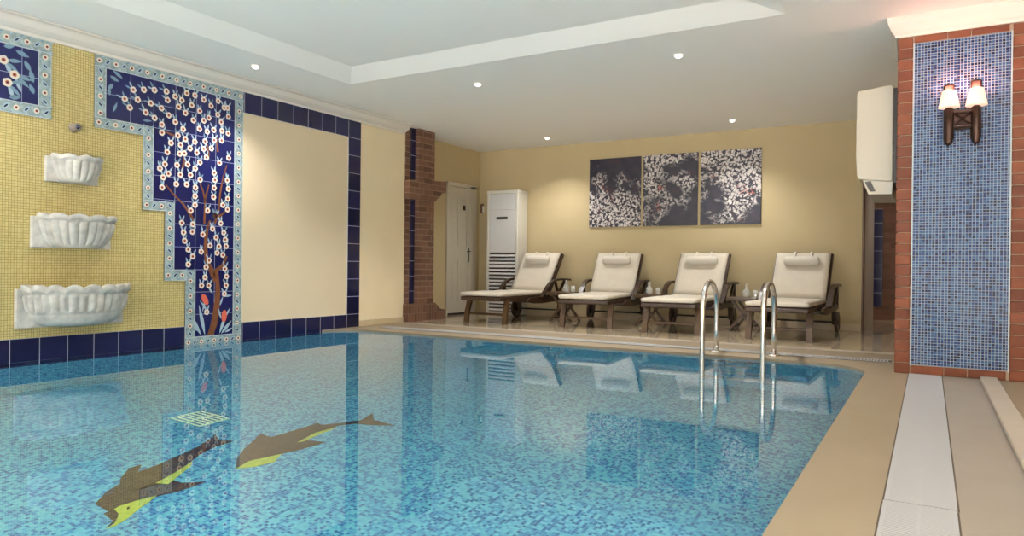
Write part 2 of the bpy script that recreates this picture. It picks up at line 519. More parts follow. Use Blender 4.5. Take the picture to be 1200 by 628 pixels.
# ---- overflow gratings
def grate(name, x0, x1, y0, y1, along, label):
    b = MB()
    b.box(x0 - 0.006, x1 + 0.006, y0, y1, -0.04, 0.0012, mat=1)
    if along == 'y':
        k = y0 + 0.002
        while k < y1 - 0.008:
            b.box(x0, x1, k, k + 0.0095, 0.0, 0.006); k += 0.0125
        b.box(x0, x0 + 0.012, y0, y1, 0.0, 0.0055); b.box(x1 - 0.012, x1, y0, y1, 0.0, 0.0055)
        b.box((x0 + x1) / 2 - 0.004, (x0 + x1) / 2 + 0.004, y0, y1, 0.0, 0.0055)
    else:
        k = x0 + 0.002
        while k < x1 - 0.012:
            b.box(k, k + 0.015, y0, y1, 0.0, 0.006); k += 0.024
        b.box(x0, x1, y0, y0 + 0.012, 0.0, 0.0055); b.box(x0, x1, y1 - 0.012, y1, 0.0, 0.0055)
    o = b.build(name, [M['grate'], M['dark_gap']])
    return tag(o, label, 'grating')
grate('drain_grate', -0.117, 0.084, 2.58, YC - 0.006, 'y', 'long white slatted drain grate running up to the foot of the blue mosaic column')
grate('drain_grate', -0.119, 0.082, 0.91, 2.572, 'y', 'nearest white slatted drain grate section, at the bottom edge of the photo')
grate('drain_grate', -5.6, -0.26, 6.46, 6.64, 'x', 'white slatted drain grate along the far pool edge in front of the loungers')

# ---- left wall: mosaic half and plaster half
b = MB()
b.box(XL - 0.28, XL, Y0 - 0.6, 4.13, 0.155, CEIL + 0.02, mat=0)
b.box(XL - 0.28, XL, 4.13, 7.30, -0.1, CEIL + 0.02, mat=1)
b.box(XL - 0.28, XL, Y0 - 0.6, 4.13, -0.1, 0.155, mat=1)
b.box(XL, XL + 0.004, 4.75, 6.242, 0.155, 2.25, mat=2)
structure(b.build('wall_left', [M['yellow_mosaic'], M['cream'], M['cream_panel']]))
b = MB(); b.box(XL, XL + 0.012, Y0 - 0.6, 4.128, -0.3, 0.155, bevel=0.002); structure(b.build('trim_7', M['navy_low']))
b = MB(); b.box(XL, XL + 0.012, 4.752, 6.453, -0.257, 0.155, bevel=0.002); structure(b.build('trim_8', M['navy_bottom']))
b = MB(); b.box(XL, XL + 0.012, 4.752, 6.453, 2.25, 2.47, bevel=0.002); structure(b.build('trim_9', M['navy_right']))
b = MB(); b.box(XL, XL + 0.012, 6.242, 6.453, 0.155, 2.25, bevel=0.002); structure(b.build('trim_10', M['navy_right']))
b = MB(); b.box(XL, XL + 0.01, 6.455, 7.30, 0.0, 0.07, bevel=0.003); structure(b.build('baseboard_left', M['skirting']))

# ---- recessed wall with the door, back wall, passage
b = MB()
b.box(XD - 0.15, XD, 7.0, YB + 0.15, -0.05, CEIL + 0.02)
b.box(XD, XL, 7.30, 7.86, -0.05, CEIL + 0.02)
structure(b.build('wall_recess', M['ochre']))
b = MB()
b.box(XD - 0.1, -0.69, YB, YB + 0.14, -0.05, CEIL + 0.02)
b.box(0.75, 3.2, YB, YB + 0.14, -0.05, CEIL + 0.02)
structure(b.build('wall_back', M['ochre']))
b = MB(); b.box(XD + 0.005, -0.70, YB - 0.012, YB, 0.0, 0.092, bevel=0.003); structure(b.build('baseboard_back', M['skirting']))
b = MB(); b.box(XD, XD + 0.012, 7.9, 8.6, 0.0, 0.07, bevel=0.003); structure(b.build('baseboard_recess', M['skirting']))
b = MB()
b.box(-0.84, -0.69, YB + 0.14, 11.4, -0.05, CEIL, mat=0)
b.box(-3.2, -0.69, 11.4, 11.5, -0.05, CEIL, mat=0)
b.box(0.75, 0.9, YB + 0.14, 13.0, -0.05, CEIL, mat=0)
structure(b.build('wall_passage', M['greywood']))
b = MB()
b.box(-0.70, -0.680, YB - 0.015, YB + 0.16, 0.0, 2.1, mat=0, bevel=0.004)
structure(b.build('trim_11', M['trimwood']))
b = MB()
b.box(-1.3, 0.75, 12.0, 12.3, -0.05, CEIL, mat=0)
b.box(-0.735, -0.60, 11.985, 12.001, 0.2, 1.66, mat=1)
for k in range(7):
    b.box(-0.735, -0.60, 11.983, 11.986, 0.2 + k * 0.21 + 0.206, 0.2 + k * 0.21 + 0.21, mat=2)
structure(b.build('wall_passage_end', [M['brick_xz'], M['navy_glaze'], M['line']]))
# right-hand wall, well outside the frame's edge
b = MB(); b.box(3.0, 3.15, Y0 - 0.6, 13.2, -0.05, CEIL + 0.02); structure(b.build('wall_right', M['cream']))

# ---- ceiling with a raised tray over the pool
b = MB()
TX0, TX1, TY0, TY1 = -5.06, -0.9, 0.3, 5.35
b.box(-7.2, TX0, Y0 - 0.6, 13.2, CEIL, CEIL + 0.2)
b.box(TX1, 3.2, Y0 - 0.6, 13.2, CEIL, CEIL + 0.2)
b.box(TX0, TX1, TY1, 13.2, CEIL, CEIL + 0.2)
b.box(TX0, TX1, Y0 - 0.6, TY0, CEIL, CEIL + 0.2)
# sloped cove from the soffit edge up to the tray
RUN, RISE = 0.27, 0.075
lo4 = [(TX0, TY0), (TX1, TY0), (TX1, TY1), (TX0, TY1)]
up4 = [(TX0 + RUN, TY0 + RUN), (TX1 - RUN, TY0 + RUN), (TX1 - RUN, TY1 - RUN), (TX0 + RUN, TY1 - RUN)]
vl = [b.bm.verts.new((x, y, CEIL)) for x, y in lo4]; vu = [b.bm.verts.new((x, y, CEIL + RISE)) for x, y in up4]
for k in range(4):
    b.bm.faces.new((vl[k], vl[(k + 1) % 4], vu[(k + 1) % 4], vu[k]))
b.bm.faces.new(vu)
structure(b.build('ceiling', M['white']))

# ---- cornices: a moulded profile swept along the wall head
def cornice_profile(h0, h1, dpt):
    # (out, z) pairs from the wall foot to the ceiling
    return [(0.0, h0), (0.022, h0), (0.026, h0 + 0.012), (0.03, h0 + 0.02), (0.05, h0 + 0.028), (0.085, h0 + 0.05),
            (0.115, h0 + 0.075 * (h1 - h0) / 0.1), (0.125, h1 - 0.02), (dpt, h1 - 0.014), (dpt, h1 - 0.004), (dpt - 0.02, h1 - 0.004), (dpt - 0.02, h1), (0.0, h1)]
b = MB()
pr = cornice_profile(2.453, CEIL, 0.155)
b.prism([(XL + u, z) for u, z in pr], 'y', Y0 - 0.6, 7.27)
structure(b.build('trim_12', M['cornice']))
b = MB()
pr = [(0.0, 2.428), (0.016, 2.428), (0.02, 2.445), (0.035, 2.46), (0.05, 2.49), (0.062, 2.52), (0.066, 2.545), (0.066, CEIL), (0.0, CEIL)]
P1 = [(-0.211, YC), (0.571, YC)]
rows = []
for u, z in pr:
    rows.append([(-0.211 - u, 6.6 + u, z), (-0.211 - u, YC - u, z), (0.571 + u, YC - u, z), (0.571 + u, 6.6 + u, z)])
vv = [[b.bm.verts.new(p) for p in r] for r in rows]
for i in range(len(vv) - 1):
    for j in range(3):
        b.bm.faces.new((vv[i][j], vv[i][j + 1], vv[i + 1][j + 1], vv[i + 1][j]))
structure(b.build('trim_13', M['cornice']))

# ---- mosaic column edged in red brick
b = MB()
b.box(-0.203, 0.563, YC + 0.006, 6.6, 0.0, CEIL, mat=3)
b.box(-0.108, 0.470, YC, YC + 0.01, 0.068, 2.374, mat=4)
b.box(-0.113, -0.104, YC - 0.003, YC + 0.01, 0.06, 2.38, mat=5)
b.box(0.466, 0.475, YC - 0.003, YC + 0.01, 0.06, 2.38, mat=5)
random.seed(3)
def brk(x0, x1, z0, z1, y0=YC - 0.004, y1=YC + 0.03):
    b.box(x0, x1, y0, y1, z0, z1, mat=random.randrange(3), bevel=0.003)
k = 0
H0, NC = 0.004, 31
hh = 2.424 / NC
for k in range(NC):
    z0 = H0 + k * hh
    brk(-0.211, -0.1155, z0, z0 + hh - 0.007)
    brk(0.4775, 0.571, z0, z0 + hh - 0.007)
    # return faces
    for q in range(3):
        b.box(-0.211, -0.18, YC + 0.032 + q * 0.24, YC + 0.032 + q * 0.24 + 0.23, z0, z0 + hh - 0.007, mat=random.randrange(3))
        b.box(0.54, 0.571, YC + 0.032 + q * 0.24, YC + 0.032 + q * 0.24 + 0.23, z0, z0 + hh - 0.007, mat=random.randrange(3))
for zz in ((0.004, 0.062), (2.380, 2.424)):
    x = -0.108
    for wd in (0.208, 0.14, 0.222):
        brk(x, x + wd - 0.006, zz[0], zz[1]); x += wd
structure(b.build('brick_column', [M['brick0'], M['brick1'], M['brick2'], M['mortar'], M['blue_mosaic'], M['line']]))

# ---- brown brick pilaster at the end of the left wall
b = MB()
xa, xb = XL - 0.25, XL + 0.03
b.box(xa, XL + 0.008, 7.30, 7.40, 0.20, CEIL, mat=0)
b.box(xa, XL + 0.066, 7.515, 7.86, 0.20, CEIL, mat=0)
b.box(xa, XL + 0.003, 7.40, 7.515, 0.20, CEIL, mat=1)
for k in range(12):
    b.box(xa, XL + 0.005, 7.40, 7.515, 0.40 + k * 0.2, 0.404 + k * 0.2, mat=2)
cap = [(7.29, 1.62), (7.86, 1.62), (7.90, 1.655), (8.0, 1.72), (8.03, 1.755), (8.11, 1.76), (8.11, 1.925), (7.29, 1.845)]
cap[-1] = (7.29, 1.86); cap[-2] = (8.11, 1.92)
b.prism(cap, 'x', xa, XL + 0.085, mat=0)
base = [(7.29, 0.0), (8.11, 0.0), (8.11, 0.13), (8.0, 0.15), (7.93, 0.2), (7.88, 0.235), (7.29, 0.235)]
b.prism(base, 'x', xa, XL + 0.085, mat=3)
structure(b.build('brick_pilaster', [M['brick_yz'], M['navy_glaze'], M['line'], M['brick_soldier']]))

# ---- door in the recess
o = empty('door_1', (XD, 8.93, 0.0)); structure(o)
b = MB()
b.box(0.0, 0.035, -0.31, -0.285, 0.0, 1.985, bevel=0.004); b.box(0.0, 0.035, 0.30, 0.47, 0.0, 1.985, bevel=0.004)
b.box(0.035, 0.045, 0.285, 0.31, 0.0, 1.95, bevel=0.002)
b.box(0.0, 0.035, -0.31, 0.47, 1.945, 2.005, bevel=0.004)
b.box(0.0, 0.03, -0.285, 0.30, 0.0, 0.03, mat=1)
b.build('door_frame', [M['door'], M['dark']], o)
b = MB()
b.box(0.0, 0.018, -0.285, 0.29, 0.035, 1.94)
for (y0, y1, z0, z1) in ((-0.285, -0.2, 0.035, 1.94), (-0.03, 0.04, 0.036, 1.939), (0.205, 0.29, 0.035, 1.94), (-0.201, 0.206, 0.035, 0.2), (-0.201, 0.206, 0.82, 1.04), (-0.201, 0.206, 1.80, 1.94)):
    b.box(0.016, 0.034 if z1 - z0 > 1 else 0.0325, y0, y1, z0, z1)
for (y0, y1) in ((-0.185, -0.045), (0.055, 0.19)):
    for (z0, z1) in ((0.215, 0.805), (1.055, 1.785)):
        b.box(0.008, 0.023, y0 + 0.02, y1 - 0.02, z0 + 0.02, z1 - 0.02, bevel=0.008)
b.build('door_leaf', M['door'], o)
b = MB()
b.box(0.03, 0.037, 0.235, 0.275, 0.80, 1.02, bevel=0.003)
b.tube([(0.037, 0.255, 0.97), (0.075, 0.255, 0.97), (0.08, 0.24, 0.97), (0.08, 0.15, 0.965)], 0.009, 8)
b.lathe([(0.0, 0.037), (0.011, 0.037), (0.011, 0.046), (0.0, 0.046)], (0, 0.255, 0.86), 12, axis='x')
b.build('door_handle', M['dark'], o)['label'] = 'dark lever handle on a long plate'
b = MB(); b.box(0.03, 0.036, 0.09, 0.16, 1.60, 1.675, bevel=0.002)
b.build('door_plate', M['bronze'], o)['label'] = 'small dark square plate'

# ================================================================== LEFT WALL THINGS
FLOWERS = [(3.613, 2.226), (3.709, 2.248), (3.807, 2.267), (3.921, 2.279), (3.539, 2.133), (3.654, 2.150), (3.774, 2.143), (3.875, 2.120), (3.584, 2.068), (3.728, 2.055), (3.811, 2.021), (3.881, 1.975), (3.946, 2.070), (4.007, 2.251), (4.074, 2.233), (3.933, 2.205), (4.124, 2.307), (4.208, 2.305), (4.302, 2.285), (4.459, 2.305), (4.381, 2.243), (4.043, 2.167), (4.176, 2.208), (4.112, 2.124), (4.259, 2.170), (4.194, 2.070), (4.304, 2.087), (4.358, 2.125), (4.456, 2.172), (4.526, 2.253), (4.566, 2.259), (4.576, 2.176), (4.495, 2.108), (4.011, 2.021), (4.090, 1.970), (4.258, 2.002), (3.882, 1.903), (4.037, 1.904), (4.342, 1.990), (4.413, 2.018), (4.505, 2.025), (4.574, 2.012), (3.970, 1.825), (3.935, 1.737), (4.065, 1.821), (4.113, 1.882), (4.211, 1.874), (4.163, 1.805), (4.320, 1.894), (4.419, 1.921), (4.502, 1.931), (4.306, 1.821), (4.390, 1.838), (4.234, 1.776), (4.059, 1.740), (4.105, 1.750), (4.336, 1.744), (4.584, 1.774), (4.481, 1.711), (4.266, 1.688), (3.913, 1.625), (3.866, 1.582), (4.033, 1.633), (4.139, 1.653), (4.218, 1.626), (3.948, 1.544), (3.898, 1.506), (4.067, 1.550), (4.171, 1.559), (4.423, 1.609), (4.271, 1.527), (4.027, 1.459), (4.132, 1.467), (4.223, 1.448), (3.889, 1.415), (4.432, 1.541), (4.570, 1.553), (4.584, 1.470), (4.424, 1.465), (4.220, 1.365), (4.419, 1.376), (4.577, 1.373), (4.220, 1.285), (4.523, 1.308), (4.576, 1.269), (4.355, 1.242), (4.177, 1.229), (4.441, 1.197), (4.443, 1.198), (4.502, 1.129), (4.086, 1.109), (4.200, 1.102), (4.411, 1.072), (4.106, 1.022), (4.196, 1.032), (4.306, 1.013), (4.537, 1.040), (4.451, 0.989), (4.118, 0.946), (4.555, 0.974), (4.385, 0.910), (4.484, 0.905), (4.154, 0.867), (4.565, 0.910), (4.290, 0.850), (4.465, 0.842), (4.529, 0.823), (4.202, 0.803), (4.377, 0.768), (4.156, 0.728), (4.345, 0.704), (4.554, 0.689), (4.335, 0.608), (4.573, 0.614), (4.298, 0.530), (4.376, 0.529), (4.570, 0.528), (4.551, 0.444), (4.357, 0.277)]
LEFTFL = [(2.620, 2.230), (2.694, 2.136), (2.647, 2.069)]
TRUNK = [(4.367, 0.058), (4.434, 0.053), (4.473, 0.151), (4.495, 0.256), (4.506, 0.469), (4.481, 0.647), (4.447, 0.647), (4.452, 0.470), (4.424, 0.259), (4.399, 0.155)]
BRANCHES = [[(4.448, 0.563), (4.454, 0.669), (4.522, 0.716), (4.576, 0.812)], [(4.434, 0.610), (4.400, 0.680), (4.352, 0.762), (4.337, 0.878), (4.340, 0.982), (4.357, 1.088), (4.387, 1.148)], [(4.204, 1.108), (4.172, 1.190), (4.102, 1.281), (3.988, 1.374), (3.922, 1.448)], [(4.322, 1.115), (4.328, 1.328), (4.303, 1.425), (4.270, 1.492)], [(4.437, 1.122), (4.477, 1.240), (4.491, 1.414), (4.523, 1.577), (4.564, 1.699)], [(4.469, 1.181), (4.570, 1.261)], [(4.083, 1.582), (4.105, 1.674), (4.096, 1.748)], [(4.005, 1.891), (3.909, 1.920)], [(4.363, 1.758), (4.346, 1.869)], [(4.462, 1.815), (4.443, 1.956)], [(4.320, 1.327), (4.367, 1.488)], [(4.205, 1.136), (4.178, 1.203)], [(4.395, 1.078), (4.448, 1.175)]]
XF = XL + 0.008
def ell(cy, cz, a, b_, rot, n=10, pts=None):
    out = []
    for k in range(n):
        t = 2 * math.pi * k / n
        u, v = a * math.cos(t), b_ * math.sin(t)
        out.append((cy + u * math.cos(rot) - v * math.sin(rot), cz + u * math.sin(rot) + v * math.cos(rot)))
    return out
def leaf_poly(cy, cz, ln, wd, rot):
    pts = []
    for k in range(7):
        t = k / 6; pts.append((ln * t, wd * math.sin(math.pi * t) * (1 - 0.35 * t)))
    for k in range(5, 0, -1):
        t = k / 6; pts.append((ln * t, -wd * math.sin(math.pi * t) * (1 - 0.35 * t)))
    return [(cy + u * math.cos(rot) - v * math.sin(rot), cz + u * math.sin(rot) + v * math.cos(rot)) for u, v in pts]
def flower(b, cy, cz, r, x):
    pet = []
    for k in range(30):
        t = 2 * math.pi * k / 30
        rr = r * (0.9 + 0.12 * abs(math.cos(2.5 * t)))
        pet.append((cy + rr * math.cos(t), cz + rr * math.sin(t)))
    b.flat(pet, 'x', x, 0)
    b.flat(ell(cy, cz, r * 0.44, r * 0.44, 0, 12), 'x', x + 0.0006, 1)
    b.flat(ell(cy, cz, r * 0.2, r * 0.2, 0, 8), 'x', x + 0.0011, 6)
def border_motifs(b, segs, x):
    # segs: centre lines ((y0,z0),(y1,z1)) of the border strips
    i = 0
    for (y0, z0), (y1, z1) in segs:
        L_ = math.hypot(y1 - y0, z1 - z0); a = math.atan2(z1 - z0, y1 - y0)
        n = max(1, int(round(L_ / 0.07)))
        for k in range(n):
            t = (k + 0.5) / n
            y, z = y0 + (y1 - y0) * t, z0 + (z1 - z0) * t
            if i % 2 == 0:
                b.flat(ell(y, z, 0.021, 0.021, 0, 12), 'x', x, 0)
                b.flat(ell(y, z, 0.0105, 0.0105, 0, 10), 'x', x + 0.0006, 1)
                b.flat(ell(y, z, 0.006, 0.006, 0, 8), 'x', x + 0.0011, 6)
            else:
                b.flat(ell(y, z, 0.03, 0.015, a + 0.8, 12), 'x', x, 2)
                b.flat(ell(y, z, 0.019, 0.007, a + 0.8, 10), 'x', x + 0.0006, 6)
            for q in (-1, 1):
                oy, oz = -math.sin(a) * 0.03 * q, math.cos(a) * 0.03 * q
                b.flat(leaf_poly(y + oy + 0.02 * math.cos(a), z + oz + 0.02 * math.sin(a), 0.035, 0.008, a + q * 0.5), 'x', x, 3 if i % 2 else 2)
            i += 1
MOT = [M['petal'], M['petal_core'], M['leaf'], M['teal'], M['trunk'], M['tulip'], M['ink']]
def rects_build(rects, x0, x1, name, parent):
    b = MB()
    for (y0, y1, z0, z1) in rects:
        b.box(x0, x1, y0, y1, z0, z1, mat=0)
        e = 0.006
        if (y1 - y0) > (z1 - z0):
            b.box(x1 - 0.001, x1 + 0.0008, y0, y1, z0, z0 + e, mat=1); b.box(x1 - 0.001, x1 + 0.0008, y0, y1, z1 - e, z1, mat=1)
        else:
            b.box(x1 - 0.001, x1 + 0.0008, y0, y0 + e, z0, z1, mat=1); b.box(x1 - 0.001, x1 + 0.0008, y1 - e, y1, z0, z1, mat=1)
    segs = []
    for (y0, y1, z0, z1) in rects:
        if (y1 - y0) > (z1 - z0): segs.append(((y0, (z0 + z1) / 2), (y1, (z0 + z1) / 2)))
        else: segs.append((((y0 + y1) / 2, z0), ((y0 + y1) / 2, z1)))
    o = b.build(name, [M['aqua'], M['line']], parent)
    b = MB(); border_motifs(b, segs, x1 + 0.0006)
    b.build('border_flowers', MOT, o, normals=False)
    return o

# tall stepped tree mural
outer = [(3.286, 2.455), (4.75, 2.455), (4.75, -0.045), (4.13, -0.045), (4.13, 0.58), (3.92, 0.58), (3.92, 1.205), (3.708, 1.205), (3.708, 1.85), (3.286, 1.85)]
b = MB(); b.prism(outer, 'x', XL + 0.001, XF)
mural = b.build('tile_mural', M['navy_mural'])
tag(mural, 'tall stepped blue tile panel of a blossoming tree with aqua flowered border', 'tile panel')
rects_build([(3.286, 4.75, 2.355, 2.455), (4.65, 4.75, 0.05, 2.355), (4.13, 4.75, -0.045, 0.05), (4.13, 4.232, 0.05, 0.68), (3.92, 4.13, 0.58, 0.68),
             (3.92, 4.01, 0.68, 1.29), (3.708, 3.92, 1.205, 1.29), (3.708, 3.803, 1.29, 1.94), (3.286, 3.708, 1.85, 1.94), (3.286, 3.38, 1.94, 2.355)], XF - 0.002, XF + 0.003, 'tile_border', mural)
random.seed(11)
b = MB()
b.flat(TRUNK, 'x', XF + 0.0006, 4)
def ribbon(b, pts, w0, w1, x, mat):
    n = len(pts)
    Lft, Rgt = [], []
    for i, (y, z) in enumerate(pts):
        ty, tz = pts[min(i + 1, n - 1)][0] - pts[max(i - 1, 0)][0], pts[min(i + 1, n - 1)][1] - pts[max(i - 1, 0)][1]
        l = math.hypot(ty, tz) or 1
        wd = w0 + (w1 - w0) * i / (n - 1)
        Lft.append((y - tz / l * wd, z + ty / l * wd)); Rgt.append((y + tz / l * wd, z - ty / l * wd))
    for i in range(n - 1):
        b.flat([Lft[i], Rgt[i], Rgt[i + 1], Lft[i + 1]], 'x', x, mat)
for i, br in enumerate(BRANCHES):
    ribbon(b, br, 0.03 if i < 2 else 0.012, 0.012 if i < 2 else 0.006, XF + 0.0008, 4)
for (y, z) in FLOWERS:
    lean = math.pi / 2 + (0.9 if z > 2.0 and y < 4.0 else 0.0)
    for q in range(2):
        a = lean + random.uniform(-0.25, 0.25) + (q - 0.5) * 0.75
        r = 0.026
        b.flat(leaf_poly(y + r * 0.7 * math.cos(a), z + r * 0.7 * math.sin(a), random.uniform(0.045, 0.065), 0.010, a), 'x', XF + 0.001 + q * 0.0002, random.choice((2, 2, 2, 3) if z < 2.0 or y > 4.0 else (3, 2)))
for (y, z, ln, wd, a) in ((4.30, 0.06, 0.26, 0.022, 2.1), (4.34, 0.06, 0.3, 0.022, 1.8), (4.27, 0.1, 0.14, 0.016, 2.5), (4.50, 0.06, 0.22, 0.02, 1.2), (4.52, 0.06, 0.17, 0.02, 0.8), (4.56, 0.07, 0.1, 0.014, 0.4), (4.31, 0.28, 0.16, 0.012, 1.3),
                          (4.52, 0.2, 0.12, 0.012, 1.9), (4.55, 0.2, 0.13, 0.012, 1.0), (4.50, 0.33, 0.1, 0.012, 1.2), (4.55, 0.42, 0.09, 0.012, 0.1), (4.42, 0.45, 0.09, 0.012, 2.2), (4.36, 0.3, 0.12, 0.01, 2.3),
                          (3.41, 2.30, 0.09, 0.02, -0.4), (3.44, 2.24, 0.08, 0.02, -2.2), (3.40, 2.20, 0.07, 0.018, -1.4), (3.52, 2.30, 0.1, 0.018, 2.6), (3.44, 2.0, 0.1, 0.014, 1.2), (3.7, 1.98, 0.09, 0.012, 0.1)):
    b.flat(leaf_poly(y, z, ln, wd, a), 'x', XF + 0.001, 2 if z < 1 else 3)
for (y, z), a in zip([(4.336, 0.397), (4.551, 0.229)], (2.1, 1.5)):
    b.flat(ell(y, z, 0.06, 0.03, a, 14), 'x', XF + 0.0014, 5)
for (y, z) in FLOWERS: flower(b, y, z, 0.0285, XF + 0.0016)
b.build('painted_tree', MOT, mural, normals=False)

# upper left panel, cut by the frame
b = MB(); b.prism([(1.9, 2.455), (2.953, 2.455), (2.953, 1.848), (1.9, 1.848)], 'x', XL, XF)
panel = b.build('tile_mural', M['navy_mural'])
tag(panel, 'dark blue flowered tile panel cut by the left edge of the photo', 'tile panel')
rects_build([(1.9, 2.953, 2.355, 2.455), (2.858, 2.953, 1.942, 2.355), (1.9, 2.953, 1.848, 1.942)], XF - 0.002, XF + 0.003, 'tile_border', panel)
b = MB()
for (y, z) in LEFTFL + [(2.45, 2.2), (2.38, 2.05), (2.3, 2.25), (2.2, 2.1), (2.1, 2.2)]:
    for q in range(3):
        a = -0.5 + random.uniform(-0.3, 0.3) + (q - 1) * 0.6
        b.flat(leaf_poly(y + 0.02 * math.cos(a), z + 0.02 * math.sin(a), 0.11, 0.018, a), 'x', XF + 0.001 + q * 0.0002, 3 if q else 2)
    flower(b, y, z, 0.034, XF + 0.0016)
for (y, z, ln, a) in ((2.70, 2.32, 0.1, -0.3), (2.76, 2.26, 0.09, -1.0), (2.80, 2.2, 0.1, -1.3), (2.83, 2.02, 0.08, 2.0), (2.62, 2.33, 0.08, 0.3), (2.66, 1.96, 0.08, 0.2)):
    b.flat(leaf_poly(y, z, ln, 0.022, a), 'x', XF + 0.001, 3)
b.build('painted_blossoms', MOT, panel, normals=False)

# ---- three carved marble wall basins
def basin(y0, y1, z0, z1, ybr, proj, lobes, label, tier):
    """half bowl with scalloped rim on a back slab; y0..y1 slab, ybr right end of rim"""
    cy = (y0 + ybr) / 2
    o = empty('wall_basin', (XL, cy, z0))
    tag(o, label, 'basin', 'marble wall basins')
    h = z1 - z0
    W_ = (ybr - y0 - 0.03) / 2
    dy = 0.015
    b = MB()
    b.box(0.001, 0.04, y0 - cy, y1 - cy, 0.0, h * 0.93, bevel=0.004)
    b.build('back_slab', M['marble'], o)
    nr = max(4, (lobes + 1) // 2)
    def prof(t):   # t 0 (foot) .. 1 (rim): relative radius
        arc_ = lambda q: math.sqrt(max(0.0, 1 - (1 - q) ** 2))
        if tier and t < 0.34:
            return 0.46 + 0.40 * arc_(t / 0.34)
        if tier:
            return 0.86 + 0.10 * arc_((t - 0.34) / 0.66)
        return 0.46 + 0.50 * arc_(t)
    nu, nv = 160, 40
    def sm(a, c, x):
        x = min(1, max(0, (x - a) / (c - a))); return x * x * (3 - 2 * x)
    def surf(inner):
        def fn(u, v):
            th = math.pi * u
            t = v
            r = prof(t)
            lo_ = 0.36 if tier else 0.08
            win = sm(lo_, lo_ + 0.06, t) * (1 - sm(0.74, 0.80, t))
            fl = abs(math.sin(th * lobes))
            r *= 1 + 0.10 * win * (fl ** 0.6 - 0.75) + 0.02 * win
            if tier: r *= 1 + 0.025 * math.exp(-((t - 0.36) / 0.025) ** 2)
            lip = sm(0.80, 0.87, t)
            sc = abs(math.sin(th * nr))
            r *= 1 + lip * (0.035 + 0.05 * sc)
            z = h * t + lip * h * 0.085 * (sc - 0.6)
            if inner:
                r *= 0.87; z = z * 0.93 + h * 0.07 if t < 0.98 else z
            return Vector((0.03 + proj * r * math.sin(th), dy - W_ * r * math.cos(th), z))
        return fn
    b = MB()
    A = b.grid(surf(False), nu, nv, 0)
    B = b.grid(surf(True), nu, nv, 1)
    for i in range(nu):
        b.bm.faces.new((A[i][nv], A[i + 1][nv], B[i + 1][nv], B[i][nv]))
        b.bm.faces.new((A[i][0], A[i + 1][0], B[i + 1][0], B[i][0]))
    for i_ in (0, nu):
        for j in range(nv):
            b.bm.faces.new((A[i_][j], A[i_][j + 1], B[i_][j + 1], B[i_][j]))
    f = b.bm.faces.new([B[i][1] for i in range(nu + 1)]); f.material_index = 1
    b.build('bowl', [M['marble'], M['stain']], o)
    return o
basin(2.906, 3.305, 1.365, 1.577, 3.325, 0.16, 9, 'small grey-white marble shell basin, topmost of the three on the wall', False)
basin(2.811, 3.415, 0.847, 1.107, 3.44, 0.20, 12, 'middle-sized fluted marble basin between the small upper and the large lower one', False)
basin(2.707, 3.525, 0.233, 0.553, 3.55, 0.26, 17, 'large wide fluted marble basin lowest on the wall, just above the navy tiles', True)
# spout
b = MB()
b.lathe([(0.0, 0.0), (0.038, 0.0), (0.036, 0.012), (0.028, 0.018), (0.026, 0.05), (0.03, 0.056), (0.03, 0.066), (0.016, 0.066)], (XL, 3.125, 1.815), 20, axis='x')
o = b.build('water_spout', M['slab'])
tag(o, 'small round stone spout on the yellow mosaic above the top basin', 'spout')
b = MB(); b.lathe([(0.0, 0.02), (0.0155, 0.02), (0.0155, 0.067), (0.0, 0.067)], (XL, 3.125, 1.815), 14, axis='x'); b.build('spout_hole', M['ink'], o)

# ================================================================== POOL FLOOR THINGS
def inlay(name, parts, label):
    root = None
    for nm, poly, mt, z in parts:
        b = MB(); b.prism(poly, 'z', -DEPTH + 0.0005, -DEPTH + z)
        o = b.build(nm, M[mt], root)
        if root is None:
            root = tag(o, label, 'mosaic', 'dolphin mosaics on the pool floor')
    return root
inlay('dolphin_mosaic', [('dolphin_mosaic', [(-3.498, 1.963), (-3.593, 2.075), (-3.624, 2.160), (-3.696, 2.209), (-3.788, 2.311), (-3.785, 2.380), (-3.704, 2.309), (-3.714, 2.421), (-3.755, 2.581), (-3.795, 2.735), (-3.858, 2.871), (-3.932, 2.965), (-3.820, 2.901), (-3.714, 2.933), (-3.716, 2.856), (-3.717, 2.797), (-3.683, 2.684), (-3.590, 2.521), (-3.483, 2.357), (-3.400, 2.363), (-3.323, 2.449), (-3.317, 2.368), (-3.327, 2.276), (-3.356, 2.189), (-3.325, 2.091), (-3.258, 1.934), (-3.238, 1.867), (-3.273, 1.922), (-3.374, 1.934), (-3.376, 1.961)], 'dolphin', 0.004), ('belly', [(-3.502, 2.278), (-3.529, 2.375), (-3.563, 2.463), (-3.619, 2.581), (-3.559, 2.526), (-3.499, 2.418), (-3.440, 2.310)], 'dolphin_g', 0.005), ('jaw', [(-3.227, 1.863), (-3.246, 1.912), (-3.287, 1.951), (-3.323, 1.977), (-3.380, 1.987), (-3.390, 2.022), (-3.383, 2.104), (-3.363, 2.199), (-3.323, 2.123), (-3.289, 2.047), (-3.251, 1.981), (-3.222, 1.903)], 'dolphin_g', 0.0052), ('eye', [(-3.346, 2.030), (-3.353, 2.047), (-3.334, 2.039), (-3.326, 2.023)], 'ink', 0.006)], 'nearer brown and lime-green dolphin mosaic on the pool floor')
